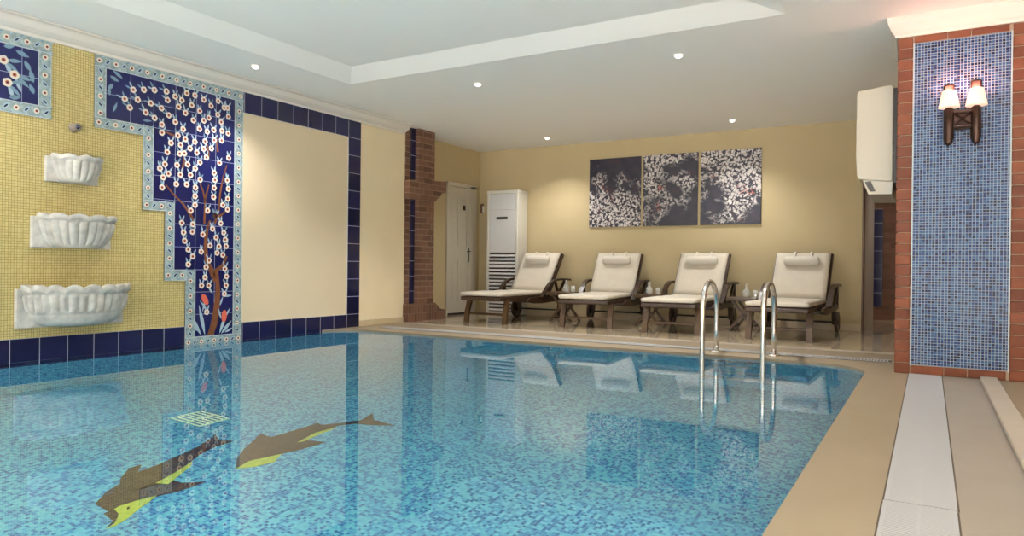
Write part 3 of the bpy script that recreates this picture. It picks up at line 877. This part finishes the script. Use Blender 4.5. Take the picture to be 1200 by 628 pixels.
inlay('dolphin_mosaic', [('dolphin_mosaic', [(-3.472, 2.768), (-3.558, 2.887), (-3.622, 2.998), (-3.686, 3.099), (-3.696, 3.135), (-3.603, 3.119), (-3.591, 3.216), (-3.588, 3.332), (-3.586, 3.479), (-3.596, 3.512), (-3.530, 3.496), (-3.443, 3.624), (-3.395, 3.730), (-3.448, 3.907), (-3.321, 3.783), (-3.124, 3.774), (-3.236, 3.695), (-3.368, 3.648), (-3.431, 3.544), (-3.408, 3.330), (-3.390, 3.207), (-3.257, 3.265), (-3.267, 3.193), (-3.282, 3.078), (-3.317, 2.959), (-3.274, 2.868), (-3.300, 2.715), (-3.350, 2.660)], 'dolphin', 0.004), ('belly', [(-3.393, 3.152), (-3.443, 3.349), (-3.417, 3.530), (-3.401, 3.448), (-3.396, 3.318), (-3.375, 3.193)], 'dolphin_g', 0.005), ('jaw', [(-3.340, 2.652), (-3.373, 2.775), (-3.317, 2.959), (-3.253, 2.850), (-3.279, 2.747)], 'dolphin_g', 0.0052)], 'farther brown dolphin mosaic on the pool floor, under the cream wall reflection')

b = MB()
DR = [(-4.438, 2.995), (-4.433, 3.221), (-4.133, 3.236), (-4.117, 2.973)]
cxd = sum(q[0] for q in DR) / 4; cyd = sum(q[1] for q in DR) / 4
b.box(cxd - 0.155, cxd + 0.155, cyd - 0.12, cyd + 0.12, -DEPTH, -DEPTH + 0.006, mat=1)
for k in range(7): b.box(cxd - 0.155, cxd + 0.155, cyd - 0.12 + k * 0.0375, cyd - 0.105 + k * 0.0375, -DEPTH, -DEPTH + 0.014)
for q in (-0.155, -0.005, 0.143): b.box(cxd + q, cxd + q + 0.014, cyd - 0.12, cyd + 0.12, -DEPTH, -DEPTH + 0.015)
tag(b.build('pool_drain', [M['drain'], M['teal']]), 'pale green slotted drain cover on the pool floor above the nearer dolphin', 'drain cover')

# ---- pool ladder
lad = empty('pool_ladder', (-1.383, 6.15, 0.0))
tag(lad, 'polished steel pool ladder with two arched handrails at the far pool edge', 'ladder')
for sx in (-0.244, 0.244):
    b = MB()
    pts = [(sx, 0.23, 0.0), (sx, 0.23, 0.2), (sx, 0.23, 0.38)]
    for k in range(1, 13):
        a = math.pi * k / 12
        pts.append((sx, 0.002 + 0.228 * math.cos(a), 0.40 + 0.228 * math.sin(a)))
    pts += [(sx, -0.228, 0.2), (sx, -0.226, -0.1), (sx, -0.21, -0.5), (sx, -0.19, -0.95), (sx, -0.16, -1.02), (sx, -0.08, -1.05), (sx, -0.0, -1.05)]
    b.tube(pts, 0.0225, 14)
    hr = b.build('handrail', M['steel'], lad)
    b = MB(); b.lathe([(0.0, 0.0), (0.055, 0.0), (0.052, 0.012), (0.03, 0.02), (0.0, 0.02)], (sx, 0.23, 0.001), 20)
    b.build('flange', M['steel'], hr)
for z in (-0.034, -0.30, -0.60, -0.88):
    b = MB()
    b.tube([(-0.244, -0.222, z), (0.244, -0.222, z)], 0.012, 10)
    b.tube([(-0.222, -0.165, z + 0.004), (0.222, -0.165, z + 0.004)], 0.009, 10)
    b.box(-0.2, 0.2, -0.215, -0.17, z - 0.004, z + 0.004, bevel=0.002)
    for q in (-0.225, 0.225): b.tube([(q, -0.222, z), (q * 0.98, -0.16, z + 0.006)], 0.008, 8)
    b.build('ladder_step', M['steel'], lad)

# ================================================================== LOUNGERS
def make_lounger():
    root = empty('sun_lounger')
    wd, w2 = M['wood'], M['wood2']
    # frame: two shaped side rails, foot rails, end bars and slats
    b = MB()
    side = [(-0.38, 0.285), (-0.30, 0.325), (0.0, 0.335), (0.76, 0.335), (0.78, 0.31), (0.76, 0.275), (0.40, 0.262), (0.0, 0.245), (-0.2, 0.248), (-0.32, 0.262)]
    for sx in (-1, 1):
        b.prism(side, 'x', sx * 0.318, sx * 0.352)
        b.box(min(sx * 0.30, sx * 0.268), max(sx * 0.30, sx * 0.268), -0.93, -0.2, 0.297, 0.345, bevel=0.006)
    b.box(-0.30, 0.30, -0.95, -0.90, 0.297, 0.347, bevel=0.012, seg=2)
    b.box(-0.318, 0.318, 0.70, 0.74, 0.27, 0.32, bevel=0.005)
    b.box(-0.318, 0.318, 0.22, 0.26, 0.25, 0.30, bevel=0.005)
    b.box(-0.318, 0.318, -0.32, -0.28, 0.262, 0.297, bevel=0.005)
    k = -0.885
    while k < 0.25:
        b.box(-0.30, 0.30, k, k + 0.05, 0.335, 0.349, bevel=0.003); k += 0.068
    b.build('frame', wd, root)
    for sx in (-1, 1):
        b = MB()
        pts = [(sx * 0.28, -0.76, 0.31), (sx * 0.285, -0.785, 0.22), (sx * 0.29, -0.815, 0.11), (sx * 0.292, -0.825, 0.0)]
        b.tube(pts, 0, flat=(0.022, 0.03))
        b.build('leg', w2, root)
    b = MB(); b.box(-0.272, 0.272, -0.80, -0.765, 0.105, 0.135, bevel=0.004); b.build('stretcher', w2, root)
    for sx in (-1, 1):
        b = MB()
        c = (sx * 0.372, 0.52, 0.128)
        prof = [(0.0, -0.014), (0.03, -0.018), (0.034, -0.009), (0.1, -0.009), (0.104, -0.015), (0.128, -0.015), (0.128, 0.015), (0.104, 0.015), (0.1, 0.009), (0.034, 0.009), (0.03, 0.018), (0.0, 0.018)]
        b.lathe(prof, c, 32, axis='x')
        b.build('wheel', wd, root)
        b = MB()
        b.prism([(0.44, 0.28), (0.60, 0.28), (0.555, 0.10), (0.485, 0.10)], 'x', sx * 0.322, sx * 0.35)
        b.build('wheel_bracket', wd, root)
        # arm rest: bent arm, upright and raking strut
        b = MB()
        pts = [(sx * 0.352, -0.02, 0.325), (sx * 0.355, 0.04, 0.385), (sx * 0.358, 0.12, 0.465), (sx * 0.36, 0.21, 0.525), (sx * 0.362, 0.32, 0.56), (sx * 0.362, 0.45, 0.57), (sx * 0.362, 0.60, 0.565), (sx * 0.362, 0.74, 0.56)]
        b.tube(pts, 0, flat=(0.027, 0.013))
        b.box(sx * 0.352 - 0.014, sx * 0.352 + 0.014, 0.15, 0.19, 0.32, 0.5, bevel=0.003)
        b.box(sx * 0.352 - 0.014, sx * 0.352 + 0.014, 0.64, 0.68, 0.32, 0.56, bevel=0.003)
        b.tube([(sx * 0.352, 0.40, 0.325), (sx * 0.352, 0.62, 0.555)], 0, flat=(0.013, 0.016))
        b.build('armrest', wd, root)
    b = MB(); b.tube([(-0.385, 0.52, 0.128), (0.385, 0.52, 0.128)], 0.011, 10); b.build('axle', M['dark'], root)
    # raised back
    A = math.radians(55)
    Mx = Matrix.Translation((0, 0.255, 0.335)) @ Matrix.Rotation(A, 4, 'X')
    b = MB()
    for sx in (-1, 1): b.box(sx * 0.292 - 0.02, sx * 0.292 + 0.02, 0.0, 0.715, -0.012, 0.03, M=Mx, bevel=0.005)
    b.box(-0.312, 0.312, 0.67, 0.72, -0.012, 0.03, M=Mx, bevel=0.008)
    k = 0.02
    while k < 0.64:
        b.box(-0.275, 0.275, k, k + 0.045, 0.0, 0.014, M=Mx, bevel=0.003); k += 0.062
    b.tube([(Mx @ Vector((-0.22, 0.42, -0.012))), (-0.22, 0.71, 0.3)], 0, flat=(0.013, 0.016))
    b.tube([(Mx @ Vector((0.22, 0.42, -0.012))), (0.22, 0.71, 0.3)], 0, flat=(0.013, 0.016))
    b.build('backrest', wd, root)
    # cushions
    b = MB()
    def pad(x0, x1, y0, y1, z0, z1, Mt):
        bm2 = MB(); bm2.box(x0, x1, y0, y1, z0, z1)
        bmesh.ops.subdivide_edges(bm2.bm, edges=bm2.bm.edges[:], cuts=9, use_grid_fill=True)
        cx_, cy_ = (x0 + x1) / 2, (y0 + y1) / 2
        for v in bm2.bm.verts:
            u_, w_ = abs(v.co.x - cx_) / (x1 - x0) * 2, abs(v.co.y - cy_) / (y1 - y0) * 2
            t_ = (v.co.z - z0) / (z1 - z0)
            dome = (1 - max(u_, w_) ** 6)
            v.co.z = z0 + (z1 - z0) * (0.5 + (t_ - 0.5) * (0.62 + 0.38 * dome)) + 0.004 * math.sin(v.co.y * 17 + v.co.x * 5) * dome * t_
            if 0.2 < t_ < 0.8:
                v.co.x += (0.006 if v.co.x > cx_ else -0.006) * (u_ > 0.99); v.co.y += (0.006 if v.co.y > cy_ else -0.006) * (w_ > 0.99)
            v.co = Mt @ v.co
        for f_ in bm2.bm.faces: f_.smooth = True
        return bm2
    pad(-0.29, 0.29, -0.945, 0.27, 0.349, 0.415, Matrix.Identity(4)).build('seat_cushion', M['fabric'], root)
    pad(-0.285, 0.285, 0.045, 0.69, 0.032, 0.092, Mx).build('back_cushion', M['fabric'], root)
    b = MB()
    c = Mx @ Vector((0, 0.535, 0.128))
    ring = []
    prof = [(0.0, -0.19), (0.034, -0.188), (0.05, -0.175), (0.057, -0.12), (0.058, 0.0), (0.057, 0.12), (0.05, 0.175), (0.034, 0.188), (0.0, 0.19)]
    b.lathe(prof, tuple(c), 20, axis='x')
    pl = b.build('neck_pillow', M['pillow'], root)
    for sx in (-0.09, 0.09):
        b = MB()
        pts = [Mx @ Vector((sx, y, z)) for y, z in ((0.57, 0.155), (0.615, 0.115), (0.675, 0.098), (0.71, 0.075), (0.73, 0.035), (0.73, -0.005), (0.695, -0.02))]
        b.tube(pts, 0, flat=(0.011, 0.0025))
        b.build('strap', M['pillow'], pl)
    return root
spots = [(-4.93, 8.62, -3.0, 'dark wood sun lounger with ecru cushion beside the white standing air conditioner'),
         (-3.69, 8.76, 5.5, 'ecru cushioned wooden lounger turned slightly, second from the door, below the left picture panel'),
         (-2.52, 8.66, 0.5, 'ecru cushioned wooden lounger partly behind the left handrail of the pool ladder'),
         (-1.33, 8.64, -1.5, 'ecru cushioned wooden lounger behind the right handrail, nearest the brick column')]
proto = make_lounger()
loungers = [proto] + [copy_tree(proto) for _ in range(3)]
for o, (x, y, a, lb) in zip(loungers, spots):
    o.location = (x, y, 0.0)
    o.rotation_euler = (0, 0, math.radians(a))
    o.scale = (1.05, 1.0, 1.0)
    tag(o, lb, 'sun lounger', 'sun loungers in a row along the back wall')

# ---- folding side tables
def make_table():
    root = empty('side_table')
    b = MB()
    k = -0.235
    for i in range(7):
        b.box(-0.235 + i * 0.0675, -0.235 + i * 0.0675 + 0.0625, -0.22, 0.22, 0.385, 0.403, bevel=0.003)
    b.box(-0.235, 0.235, -0.235, -0.2, 0.36, 0.401, bevel=0.004); b.box(-0.235, 0.235, 0.2, 0.235, 0.36, 0.401, bevel=0.004)
    b.build('table_top', M['wood2'], root)
    for y in (-0.17, 0.17):
        b = MB(); b.tube([(-0.2, y, 0.0), (0.17, y, 0.37)], 0, flat=(0.012, 0.018)); b.build('leg', M['wood2'], root)
        y2 = y + (0.028 if y < 0 else -0.028)
        b = MB(); b.tube([(0.2, y2, 0.0), (-0.17, y2, 0.37)], 0, flat=(0.012, 0.018)); b.build('leg', M['wood2'], root)
    for x0, hw in ((-0.165, 0.155), (0.135, 0.13)):
        b = MB(); b.box(x0, x0 + 0.03, -hw, hw, 0.04, 0.065); b.build('stretcher', M['wood2'], root)
    return root
tsp = [(-4.305, 8.80, 0, 'folding wooden side table with crossed legs between the two loungers nearest the door'),
       (-3.115, 8.92, 0, 'folding wooden side table between the two middle loungers'),
       (-1.925, 8.90, 0, 'folding wooden side table between the two loungers behind the pool ladder')]
t0 = make_table()
for o, (x, y, a, lb) in zip([t0, copy_tree(t0), copy_tree(t0)], tsp):
    o.location = (x, y, 0.0); o.rotation_euler = (0, 0, math.radians(a))
    o.scale = (0.75, 1, 1)
    tag(o, lb, 'table', 'folding side tables between the loungers')
# ---- glass decanters and tumblers on the tables
def make_decanter():
    b = MB()
    b.lathe([(0.0, 0.0), (0.04, 0.0), (0.045, 0.008), (0.045, 0.06), (0.04, 0.08), (0.018, 0.098), (0.016, 0.125), (0.021, 0.132), (0.016, 0.132), (0.013, 0.124), (0.014, 0.098),
             (0.036, 0.077), (0.041, 0.06), (0.041, 0.012), (0.0, 0.01)], n=20)
    o = b.build('glass_decanter', M['glass'])
    b = MB(); b.lathe([(0.0, 0.118), (0.011, 0.118), (0.012, 0.133), (0.018, 0.138), (0.02, 0.152), (0.012, 0.163), (0.0, 0.165)], n=14); b.build('stopper', M['glass'], o)
    return o
def make_tumbler():
    b = MB()
    b.lathe([(0.0, 0.0), (0.028, 0.0), (0.034, 0.085), (0.0315, 0.085), (0.026, 0.008), (0.0, 0.008)], n=20)
    return b.build('glass_tumbler', M['glass'])
dc, tm = make_decanter(), make_tumbler()
near = ['on the side table nearest the door', 'on the side table between the two middle loungers', 'on the side table behind the pool ladder']
for i, (x, y, a, lb) in enumerate(tsp):
    d = dc if i == 0 else copy_tree(dc)
    t = tm if i == 0 else copy_tree(tm)
    d.location = (x + (0.03, -0.02, 0.02)[i], y - 0.05, 0.404); t.location = (x + (0.12, 0.09, 0.12)[i], y - 0.02, 0.404)
    tag(d, 'clear glass decanter with stopper ' + near[i], 'decanter', 'glass decanters on the side tables')
    tag(t, 'small clear glass tumbler ' + near[i], 'glass', 'glass tumblers on the side tables')

# ================================================================== BACK WALL THINGS
pic = [(-4.286, -3.503, 0.1, -1.1, 0.02, 1.7, 'left canvas of three, dark above with white blossom below'),
       (-3.464, -2.696, -0.45, 0.35, -0.08, 5.3, 'middle canvas of three, dark hollow framed by white blossom clusters'),
       (-2.659, -1.874, 0.3, 0.6, 0.06, 9.1, 'right canvas of three, thick with white blossom over a dark lower corner')]
for i, (x0, x1, gx, gz, bias, sd, lb) in enumerate(pic):
    b = MB(); b.box(x0, x1, YB - 0.028, YB - 0.001, 1.328, 2.312, bevel=0.003)
    o = b.build('picture_canvas', blossom_photo('blossom_photo', (x0 + x1) / 2, 1.82, gx, gz * 1.0, bias, sd))
    tag(o, lb, 'picture', 'three blossom photo canvases on the back wall')

# ---- standing air conditioner
ac = empty('standing_air_conditioner', (-5.585, 9.2, 0.0))
tag(ac, 'tall white standing air conditioner with louvred lower front in the corner', 'air conditioner')
b = MB()
b.box(-0.272, 0.272, 0.02, 0.31, 0.0, 1.885, bevel=0.018, seg=3)
b.box(-0.278, 0.278, 0.0, 0.31, 1.845, 1.895, bevel=0.01, seg=2)
b.box(-0.275, -0.235, 0.002, 0.05, 0.02, 1.85, bevel=0.008, seg=2); b.box(0.235, 0.275, 0.002, 0.05, 0.02, 1.85, bevel=0.008, seg=2)
b.build('body', M['offwhite'], ac)
b = MB(); b.box(-0.232, 0.232, 0.004, 0.03, 1.60, 1.838, bevel=0.006, seg=2); b.build('top_panel', M['grille'], ac)
b = MB(); b.box(-0.232, 0.232, 0.004, 0.03, 0.955, 1.593, bevel=0.006, seg=2); b.build('front_panel', M['grille'], ac)
b = MB(); b.box(-0.105, 0.095, -0.001, 0.006, 1.457, 1.495, bevel=0.003); b.build('display', M['dark'], ac)
b = MB()
b.box(-0.232, 0.232, 0.018, 0.03, 0.06, 0.945, mat=1)
for k in range(16):
    z = 0.075 + k * 0.0545
    Mt = Matrix.Translation((0, 0.012, z + 0.012)) @ Matrix.Rotation(math.radians(-28), 4, 'X')
    b.box(-0.232, 0.232, -0.014, 0.012, -0.015, 0.015, M=Mt, bevel=0.003)
b.build('grille', [M['grille'], M['dark']], ac)
# ---- small wall control in the corner
o = empty('wall_thermostat', (-6.15, YB, 1.66)); tag(o, 'small dark wall control with pale edge in the corner beside the door', 'wall control')
b = MB(); b.box(-0.03, 0.03, -0.03, -0.001, -0.075, 0.075, bevel=0.006); b.build('case', M['trimwood'], o)
b = MB(); b.box(0.012, 0.034, -0.034, -0.004, -0.06, 0.04, bevel=0.004); b.build('cover', M['offwhite'], o)

# ---- wall air conditioner on the column's side, seen end-on
wa = empty('wall_air_conditioner', (-0.245, 6.1, 1.33))
tag(wa, 'ivory wall-mounted air conditioner beside the brick column, near the ceiling', 'air conditioner')
b = MB()
prof = [(-0.232, 0.115), (-0.245, 0.14), (-0.252, 0.3), (-0.252, 0.775), (-0.238, 0.80), (-0.02, 0.822), (0.0, 0.805), (0.0, 0.095), (-0.02, 0.09)]
b.prism(prof, 'y', 0.0, 0.85)
bmesh.ops.bevel(b.bm, geom=b.bm.edges[:], offset=0.008, segments=2, profile=0.5, affect='EDGES')
b.build('casing', M['warmwhite'], wa)
b = MB()
b.prism([(-0.205, 0.11), (-0.165, 0.0), (-0.005, -0.005), (0.0, 0.1)], 'y', 0.02, 0.83)
b.build('outlet', M['warmwhite'], wa)
b = MB()
b.prism([(-0.19, 0.095), (-0.155, 0.02), (-0.115, 0.02), (-0.15, 0.1)], 'y', 0.012, 0.03)
b.build('vent_slot', M['dark'], wa)
b = MB(); b.box(0.0, 0.032, 0.02, 0.84, 0.08, 0.80); b.build('gap_shade', M['dark'], wa)  # dark filler, the shadow line of the gap put into its colour

# ---- double sconce on the column
sc = empty('wall_sconce', (0.19, YC, 1.86)); tag(sc, 'dark bronze double wall sconce with two lit pink glass shades on blue mosaic', 'wall lamp')
for i, (sx, zt) in enumerate(((-0.082, 0.19), (0.078, 0.205))):
    b = MB()
    y = -0.075
    b.lathe([(0.0, -0.245), (0.016, -0.24), (0.026, -0.222), (0.022, -0.205), (0.03, -0.195), (0.03, -0.02), (0.025, -0.014), (0.027, 0.008), (0.014, 0.02), (0.0, 0.02)], (sx, y, 0.0), 14)
    b.build('candle_arm', M['bronze'], sc)
    b = MB()
    b.box(sx - 0.032, sx + 0.032, -0.03, -0.001, -0.2, zt, bevel=0.008)
    b.build('back_bracket', M['bronze'], sc)
    b = MB()
    b.lathe([(0.066, 0.018), (0.063, 0.03), (0.043, 0.132), (0.039, 0.134), (0.059, 0.03), (0.062, 0.02)], (sx, y, 0.0), 24)
    b.build('lamp_shade', M['shade'], sc)
    ld = bpy.data.lights.new('sconce_bulb', 'POINT'); ld.energy = SCONCE_W; ld.color = (1.0, 0.43, 0.34); ld.shadow_soft_size = 0.03
    lo = bpy.data.objects.new('sconce_bulb', ld); COL.objects.link(lo); lo.parent = sc; lo.location = (sx, y, 0.155)
    ld = bpy.data.lights.new('sconce_bulb', 'POINT'); ld.energy = SCONCE_W * 0.6; ld.color = (1.0, 0.43, 0.34); ld.shadow_soft_size = 0.02
    lo = bpy.data.objects.new('sconce_bulb', ld); COL.objects.link(lo); lo.parent = sc; lo.location = (sx, y, 0.045)
b = MB()
b.box(-0.06, 0.06, -0.03, -0.001, -0.13, 0.0, bevel=0.004)
b.box(-0.08, 0.08, -0.085, -0.06, -0.025, -0.005, bevel=0.004); b.box(-0.08, 0.08, -0.085, -0.06, -0.125, -0.105, bevel=0.004)
b.tube([(-0.045, -0.072, -0.105), (0.045, -0.072, -0.025)], 0.006, 8); b.tube([(0.045, -0.072, -0.105), (-0.045, -0.072, -0.025)], 0.006, 8)
b.lathe([(0.0, -0.012), (0.014, -0.008), (0.014, 0.008), (0.0, 0.012)], (0, -0.075, -0.065), 12, axis='y')
b.build('crossbar', M['bronze'], sc)

# ================================================================== DOWNLIGHTS
def downlight(x, y, label=None, z=CEIL, power=SPOT_W, cone=124):
    o = empty('downlight', (x, y, z))
    b = MB(); b.lathe([(0.032, -0.001), (0.046, -0.001), (0.046, -0.005), (0.032, -0.008), (0.03, -0.004)], n=24); b.build('trim_ring', M['cornice'], o)
    b = MB(); b.lathe([(0.0, -0.001), (0.031, -0.001), (0.034, -0.01), (0.03, -0.022), (0.018, -0.031), (0.0, -0.035)], n=20); b.build('lamp_lens', M['lens'], o)
    ld = bpy.data.lights.new('downlight_beam', 'SPOT'); ld.energy = power; ld.color = SPOT_COL
    ld.spot_size = math.radians(cone); ld.spot_blend = 0.9; ld.shadow_soft_size = 0.04
    lo = bpy.data.objects.new('downlight_beam', ld); COL.objects.link(lo); lo.parent = o; lo.location = (0, 0, -0.08)
    tag(o, label or 'unseen round recessed downlight outside the view', 'downlight', 'recessed ceiling downlights')
for x, y, lb in ((-5.36, 4.43, 'lit round downlight in the left soffit above the tree tile panel'), (-3.9, 5.93, 'lit round downlight on the ceiling left of centre, over the far pool edge'),
                 (-1.86, 5.93, 'largest lit downlight on the ceiling, right of centre over the far pool edge'), (-4.65, 8.86, 'lit downlight close to the back wall above the first lounger'),
                 (-2.09, 8.83, 'lit downlight close to the back wall above the right picture canvas')):
    downlight(x, y, lb, power=SPOT_W * (0.34 if y > 8 else 0.4 if x < -5 else 1.0))
downlight(0.1, 10.9, 'unseen downlight added in the passage beyond the brick column', power=9)  # unseen lamp added to lift the dim passage
for x, y in ((-5.36, 2.3), (-5.36, 0.2), (-0.45, 4.3), (-0.45, 2.0), (-0.45, -0.3), (-3.9, -0.4), (-1.9, -0.4), (1.8, 4.5), (1.8, 1.5)):
    downlight(x, y, power=SPOT_W * (0.3 if x > -1 else 0.12 if y > 1 else 1.0))

for x, y in ((0.35, -1.3), (1.1, -1.3), (1.85, -1.3), (1.1, -0.7)):  # unseen lamps added to bounce fill off the near floor onto the ceiling
    downlight(x, y, power=BOUNCE_W, cone=64)

# ---- added underwater fill lamps, unseen, on the near and right-hand pool walls
def pool_fill(x, y, rz, k):
    o = empty('pool_fill', (x, y, -0.62), rz)      # local +Y points into the pool
    b = MB(); b.lathe([(0.09, 0.0), (0.13, 0.0), (0.13, 0.02), (0.09, 0.03)], n=28, axis='y'); b.build('trim_ring', M['steel'], o)
    b = MB(); b.lathe([(0.0, 0.004), (0.1, 0.004), (0.09, 0.02), (0.0, 0.026)], n=24, axis='y'); b.build('lamp_lens', M['lens'], o)
    ld = bpy.data.lights.new('pool_fill_beam', 'AREA'); ld.shape = 'DISK'; ld.size = 0.22; ld.energy = POOL_FILL_W * k; ld.color = (1.0, 0.98, 0.94); ld.spread = math.radians(170)
    lo = bpy.data.objects.new('pool_fill_beam', ld); COL.objects.link(lo); lo.parent = o
    lo.location = (0, 0.04, 0); lo.rotation_euler = (math.radians(90), 0, 0)
    tag(o, 'unseen underwater fill lamp added on a near pool wall, below the viewpoint', 'pool lamp', 'added underwater fill lamps')
for y in (0.4, 2.8): pool_fill(XP, y, math.radians(90), 0.45)
for x in (-5.2, -3.9, -2.6, -1.3): pool_fill(x, Y0, 0.0, 1.3)
